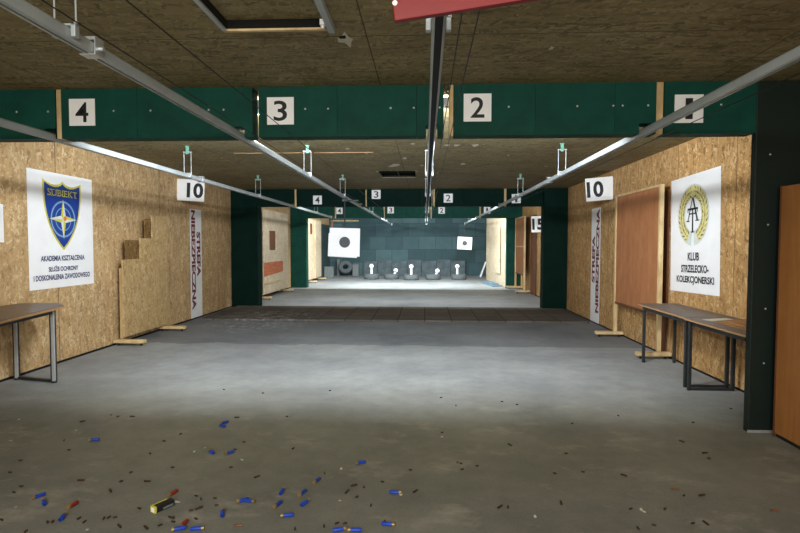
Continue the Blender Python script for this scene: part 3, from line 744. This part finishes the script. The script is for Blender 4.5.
# ------------------------------------------------------------------ far end: tyres with plates, sheets, blocks
prof = []
for i in range(14):
    a = 2 * pi * i / 14; cr = abs(cos(a)) ** .6 * (1 if cos(a) > 0 else -1); sr = abs(sin(a)) ** .6 * (1 if sin(a) > 0 else -1)
    prof.append((.215 + .1 * cr, .115 + .115 * sr))
t0 = obj('tyre', MB().lathe(prof, None, 28, True), 'rubber', None, True)
TY = [(-2.2, 21.9), (-1.38, 21.95), (-.55, 21.5), (.33, 21.8), (1.38, 21.85)]
TN = ['leftmost tyre lying flat by the far wall', 'second tyre from the left lying flat by the far wall', 'middle tyre lying flat by the far wall', 'fourth tyre from the left lying flat by the far wall', 'rightmost tyre lying flat by the far wall']
t0.location = (*TY[0], 0); tag(t0, TN[0], 'tyre', 'tyres lying by the far wall')
for (x, y), lb in list(zip(TY, TN))[1:]: dup(t0, (x, y, 0), None, lb)
ts = dup(t0, (-3.6, 24.05, .34), None, 'upright dark tyre leaning by the far wall at the left', ''); ts.rotation_euler = (RAD(62), 0, RAD(5)); ts.location.z = .34; del ts['group']
for i, (x, y) in enumerate(TY):
    tall = i in (0, 2, 4)
    hgt = .62 if tall else .46
    lean = 0 if tall else RAD(18)
    T = Matrix.Translation((x - (.06 if i == 4 else 0) + (.06 if i in (1, 3) else 0), y, 0)) @ Matrix.Rotation(lean, 4, 'Y')
    lb = 'white round headed steel plate standing in the %s' % ['leftmost tyre', 'second tyre from the left, leaning', 'middle tyre', 'fourth tyre from the left, leaning', 'rightmost tyre'][i]
    t = thing('steel_plate_target', lb, 'target', mat=T)
    zt = hgt - .1
    loc_obj('stem', MB().prism([(-.05, .03), (.05, .03), (.035, zt), (-.035, zt)], 'y', -.008, .008), 'white', t)
    loc_obj('head', MB().tube((0, -.008, zt + .02), (0, .008, zt + .02), .085, 20), 'white', t)
    loc_obj('foot_plate', MB().box(-.09, .09, -.09, .09, .0, .03), 'blackmetal', t)
x = -2.8
for i in range(7):
    w = .62 + .08 * ((i * 37) % 5) / 5; hh = .66 + .1 * ((i * 53) % 7) / 7
    T = Matrix.Translation((x + w / 2, 24.26 + .02 * (i % 2), 0)) @ Matrix.Rotation(RAD(-9), 4, 'X')
    mb = MB().box(-w / 2, w / 2, -.02, .02, 0.004, hh); mb.b.transform(T)
    o = obj('rubber_sheet', mb, 'sheetrubber', None, bevel=.006); base_at(o, (x + w / 2, 24.27, 0))
    tag(o, '%s grey rubber sheet from the left leaning at the foot of the far wall' % ['first', 'second', 'third', 'fourth', 'fifth', 'sixth', 'seventh'][i], 'rubber sheet', 'rubber sheets leaning on the far wall')
    x += w + .015
for (x0, x1, y, hh, lb) in ((-4.38, -3.98, 23.0, .46, 'grey concrete block at the far left corner'), (-4.02, -3.9, 24.2, .75, 'tall grey block left of the upright tyre'), (-3.28, -3.0, 24.0, .52, 'grey block right of the upright tyre')):
    mb = MB().box(x0, x1, y, y + .2, 0, hh)
    o = obj('concrete_block', mb, 'block', None, bevel=.012); base_at(o, ((x0 + x1) / 2, y + .1, 0)); tag(o, lb, 'block')
if 1:
    T = Matrix.Translation((2.42, 23.6, 0)) @ Matrix.Rotation(RAD(20), 4, 'Y'); mb = MB().box(-.01, .03, -.15, .15, .01, .72); mb.b.transform(T)
    o = obj('plank', mb, 'white'); base_at(o, (2.42, 23.6, 0)); tag(o, 'short white plank leaning right near the far right corner', 'plank')
o = obj('floor_mat', MB().prism([(2.1, 20.0), (2.5, 20.4), (2.66, 18.4), (2.3, 18.2)], 'z', 0, .03).prism([(2.2, 19.6), (2.5, 20.0), (2.6, 18.9), (2.35, 18.8)], 'z', .03, .06), 'bluegrey', bevel=.004)
base_at(o, (2.4, 19.3, 0)); tag(o, 'blue grey folded mat on the floor at the far right panel', 'mat')

# ------------------------------------------------------------------ litter on the concrete
def ray_floor(px, py):
    """centre of the piece of litter on the ground plane, measured from the photograph"""
    w = CAMROT @ Vector(((px - 400) / 533, -(py - 266.5) / 533, -1)); t = -1.45 / w.z
    return (w.x * t, w.y * t)
d = Vector((25 / 533, 22.5 / 533, 1)).normalized(); rr = RAD(.2)
upv = Vector((sin(rr), cos(rr), 0)); upv = (upv - upv.dot(d) * d).normalized(); riv = upv.cross(d)
if riv.x < 0: riv = -riv
# rows: world axes expressed in camera space (x right, y up, z forward)
CAMROT = Matrix(((riv.x, riv.y, -riv.z), (d.x, d.y, -d.z), (upv.x, upv.y, -upv.z)))

def shell_at(x, y, a, label, hullm='shellblue', group=None):
    t = thing('shotgun_shell', label, 'shell', (0, 0, 0), group)
    ry = Matrix.Rotation(pi / 2, 4, 'Y')
    obj('hull', MB().lathe([(.0098, -.028), (.0104, -.024), (.0104, .03), (.0088, .032), (.0082, .012)], ry, 14), hullm, t, True)
    obj('brass_head', MB().lathe([(.0118, -.036), (.0118, -.0335), (.0108, -.033), (.0109, -.022)], ry, 14), 'brass', t, True)
    t.location = (x, y, .0112); t.rotation_euler = (0, 0, a); return t
S = [(94.5, 441, .1, 'blue spent shotgun shell lying alone farthest left on the floor'),
     (39, 497.5, .6, 'blue spent shotgun shell at the left edge, upper of a touching pair'),
     (44, 504, -.5, 'blue spent shotgun shell at the left edge, lower of a touching pair'),
     (62.5, 519, -1.0, 'blue spent shotgun shell left of the ammunition box, nearer the camera'),
     (179, 530.5, .2, 'blue spent shotgun shell below the ammunition box at the bottom edge'),
     (197, 530.5, .1, 'blue spent shotgun shell second right of the box at the bottom edge'),
     (224.5, 423.5, .5, 'blue spent shotgun shell farthest from camera, upper of a pair'),
     (222.5, 427, -.3, 'blue spent shotgun shell farthest from camera, lower of a pair'),
     (211.5, 453.5, -.4, 'blue spent shotgun shell left one of two at mid floor'),
     (229.5, 454, .5, 'blue spent shotgun shell right one of two at mid floor, casing beside it'),
     (243, 502, .3, 'pale ended blue shotgun shell left of the central cluster, first of a touching pair'),
     (249, 502.5, -.1, 'pale ended blue shotgun shell left of the central cluster, second of a touching pair'),
     (222.5, 515, -.9, 'blue spent shotgun shell near camera, between box and central cluster'),
     (282, 493, 1.5, 'blue spent shotgun shell pointing at the camera at the top of the cluster'),
     (278, 506, .9, 'blue spent shotgun shell at the left of the central cluster'),
     (302.5, 494.5, .9, 'blue spent shotgun shell at the upper right of the central cluster'),
     (305, 504.5, .8, 'blue spent shotgun shell at the lower right of the central cluster'),
     (287.5, 517, .1, 'blue spent shotgun shell nearest the camera in the central cluster'),
     (317, 482, .9, 'blue spent shotgun shell just beyond the central cluster to the right'),
     (361, 464, .2, 'blue spent shotgun shell alone beyond the cluster right of centre'),
     (395, 494, .0, 'blue spent shotgun shell farthest right on the floor'),
     (388, 526, -.05, 'blue spent shotgun shell with pale end and casing beside it at bottom centre'),
     (339, 531.5, .2, 'blue spent shotgun shell cut by the bottom edge, left of two'),
     (355, 532, .0, 'blue spent shotgun shell cut by the bottom edge, right of two')]
s0 = None
def wa(a): return math.atan2(2.1 * sin(a), cos(a))   # heading on the floor of a piece seen at this slant
for px, py, a, lb in S:
    x, y = ray_floor(px, py)
    if s0 is None: s0 = shell_at(x, y, wa(a), lb, group='blue spent shotgun shells')
    else: dup(s0, (x, y, .0112), wa(a) + (0, pi)[random.random() < .4], lb)
r0 = None
for px, py, a, lb in ((73, 506.5, 1.3, 'small red spent shell standing out at the left edge'), (173, 494.5, 1.0, 'red spent shell touching the far end of the ammunition box'), (184, 525.5, 1.3, 'red spent shell among blue shells below the ammunition box')):
    x, y = ray_floor(px, py)
    if r0 is None: r0 = shell_at(x, y, wa(a), lb, 'redshell', 'red spent shells')
    else: dup(r0, (x, y, .0112), wa(a), lb)

def casing_mesh(L, r, m, name):
    ry = Matrix.Rotation(pi / 2, 4, 'Y')
    return obj(name, MB().lathe([(r, -L / 2), (r, -L / 2 + .0015), (r * .86, -L / 2 + .002), (r * .88, -L / 2 + .0035), (r, -L / 2 + .0045), (r * .97, L / 2 - L * .2), (r * .82, L / 2 - L * .12), (r * .8, L / 2), (r * .6, L / 2), (r * .55, L / 2 - L * .3)], ry, 12), m, None, True)
SMALL = [(111, 415.5), (118, 417), (64, 441), (69, 450.5), (180.5, 434.5), (150, 454), (172.5, 468), (131, 473), (20.5, 461), (10, 473), (121, 482), (21, 487), (14, 493), (139, 509), (47.5, 523), (52.5, 522.5), (79, 519), (84.5, 522.5),
         (104, 519), (109, 518), (115, 518), (26, 532), (1.5, 520.5), (160, 526), (170, 518), (173, 518.5), (173, 522.5), (191, 511), (196, 519.5), (196, 496.5), (224, 390), (263, 393.5), (330, 391), (287, 417), (244, 442.5), (235, 450), (293, 449), (231, 468),
         (324.5, 474), (357, 497.5), (382.5, 482.5), (371, 506), (201, 507.5), (201, 499.5), (215, 499), (216.5, 506), (324, 527), (337, 524), (345, 524), (364, 487.5), (295, 529.5), (385, 522.5), (164, 441.5),
         (441, 398), (456, 406), (502, 402), (517, 405), (572, 424), (566, 454), (442, 433), (457.5, 463), (461, 464), (462, 470), (477, 466.5), (410.5, 470.5), (508, 508), (555, 474), (583, 472.5),
         (618, 416), (693, 423), (731, 409), (709, 459), (684, 496), (665, 509.5), (654, 526), (693, 524), (638, 529), (631, 509.5)]
LONG = [(82.5, 422, .5), (132.5, 417, 0), (81, 481, .05), (147.5, 482, 0), (110.5, 491.5, -.5), (119.5, 527, -.4), (146, 528.5, -.4), (199, 509, .5), (237, 418, .05), (257, 477.5, .5), (354, 486, .3), (347, 492.5, 1.0), (415.5, 492, .6), (500, 507.5, .5), (561, 503.5, 1.3),
        (510, 445.5, -.7), (682, 442, -.6), (705, 453.5, .1), (624, 476, -.4), (702, 496, .15), (706, 524, -1.2)]
TAN = [(238, 526.5, .1), (675, 490, -.2), (775, 511.5, -.15)]
c0 = c1 = c2 = None
def half(px): return 'left' if px < 267 else ('middle' if px < 533 else 'right')
for px, py in SMALL:
    x, y = ray_floor(px, py); a = random.uniform(0, 2 * pi)
    lb = 'small dark spent pistol casing lying loose on the %s part of the concrete floor' % half(px); g = 'small casings on the %s of the floor' % half(px)
    if c0 is None:
        c0 = casing_mesh(.021, .0052, 'casing', 'pistol_casing'); c0.location = (x, y, .0052); c0.rotation_euler = (0, 0, a); tag(c0, lb, 'casing', g)
    else: dup(c0, (x, y, .0052), a, lb, g)
for px, py, a in LONG:
    x, y = ray_floor(px, py)
    lb = 'longer dark spent rifle casing lying on the %s part of the concrete floor' % half(px); g = 'long casings on the %s of the floor' % half(px)
    if c1 is None:
        c1 = casing_mesh(.04, .006, 'casing', 'rifle_casing'); c1.location = (x, y, .006); c1.rotation_euler = (0, 0, wa(a)); tag(c1, lb, 'casing', g)
    else: dup(c1, (x, y, .006), wa(a), lb, g)
for (px, py, a), lb in zip(TAN, ('reddish brown long casing near the bottom edge left of the central shells', 'reddish brown long casing on the right floor below the near pillar', 'reddish brown long casing at the bottom right edge')):
    x, y = ray_floor(px, py)
    if c2 is None:
        c2 = casing_mesh(.042, .0058, 'casing_tan', 'rifle_casing'); c2.location = (x, y, .0058); c2.rotation_euler = (0, 0, a); tag(c2, lb, 'casing')
    else: dup(c2, (x, y, .0058), a, lb)
w0 = None
for i, (px, py) in enumerate([(19, 419.5), (76, 430.5), (16, 507.5), (87.5, 530), (194, 452), (11, 441), (340, 501), (341, 469), (205, 448), (442, 437), (535, 517), (401, 495), (644, 512), (242, 460), (218, 331), (258, 327), (641, 510)]):
    x, y = ray_floor(px, py); g = 'pale scraps on the concrete'; lb = 'small pale paper scrap lying on the bare concrete floor'
    if w0 is None:
        mb = MB().prism([(-.01, -.004), (.003, -.008), (.011, -.001), (.007, .007), (-.005, .006)], 'z', 0, .003)
        for v_ in mb.b.verts:
            if v_.co.x > .006: v_.co.z += .004
        w0 = obj('paper_scrap', mb, 'chip'); w0.location = (x, y, 0); tag(w0, lb, 'scrap', g)
    else: dup(w0, (x, y, 0), random.uniform(0, 6), lb)

# crushed ammunition box
x, y = ray_floor(164, 508)
T = Matrix.Translation((x, y, 0)) @ Matrix.Rotation(RAD(60), 4, 'Z')
t = thing('ammunition_box', 'crushed black and yellow ammunition carton with open white flap on the floor', 'carton', mat=T)
loc_obj('carton', MB().prism([(-.062, -.02), (.05, -.024), (.055, .016), (-.06, .022)], 'z', 0.0, .034), 'black', t, bevel=.003)
loc_obj('label_band', MB().box(-.02, .04, -.0255, -.0235, .008, .018), 'block', t)
loc_obj('yellow_edge', MB().box(-.066, -.056, -.021, .021, .001, .036).box(-.06, .03, .012, .02, .0345, .0362), 'yellow', t)
loc_obj('white_end', MB().box(-.0672, -.0662, -.014, .014, .006, .03), 'white', t)
mb = MB().box(0, .035, -.02, .02, 0, .0015); mb.b.transform(Matrix.Translation((.054, 0, .012)) @ Matrix.Rotation(RAD(18), 4, 'Y')); mb.b.transform(Matrix())
loc_obj('open_flap', mb, 'white', t)

# ------------------------------------------------------------------ world, camera
w = bpy.data.worlds.new('World'); SC.world = w; w.use_nodes = True
w.node_tree.nodes['Background'].inputs[0].default_value = (.02, .02, .022, 1)
cd = bpy.data.cameras.new('camera'); cd.sensor_width = 36; cd.lens = 36 * 533 / 800; cd.clip_start = .05
cam = bpy.data.objects.new('camera', cd); COL.objects.link(cam)
cam.matrix_world = Matrix.Translation((0, 0, 1.45)) @ CAMROT.to_4x4()
SC.camera = cam
SC.view_settings.view_transform = 'Standard'; SC.view_settings.look = 'None'; SC.view_settings.exposure = 0
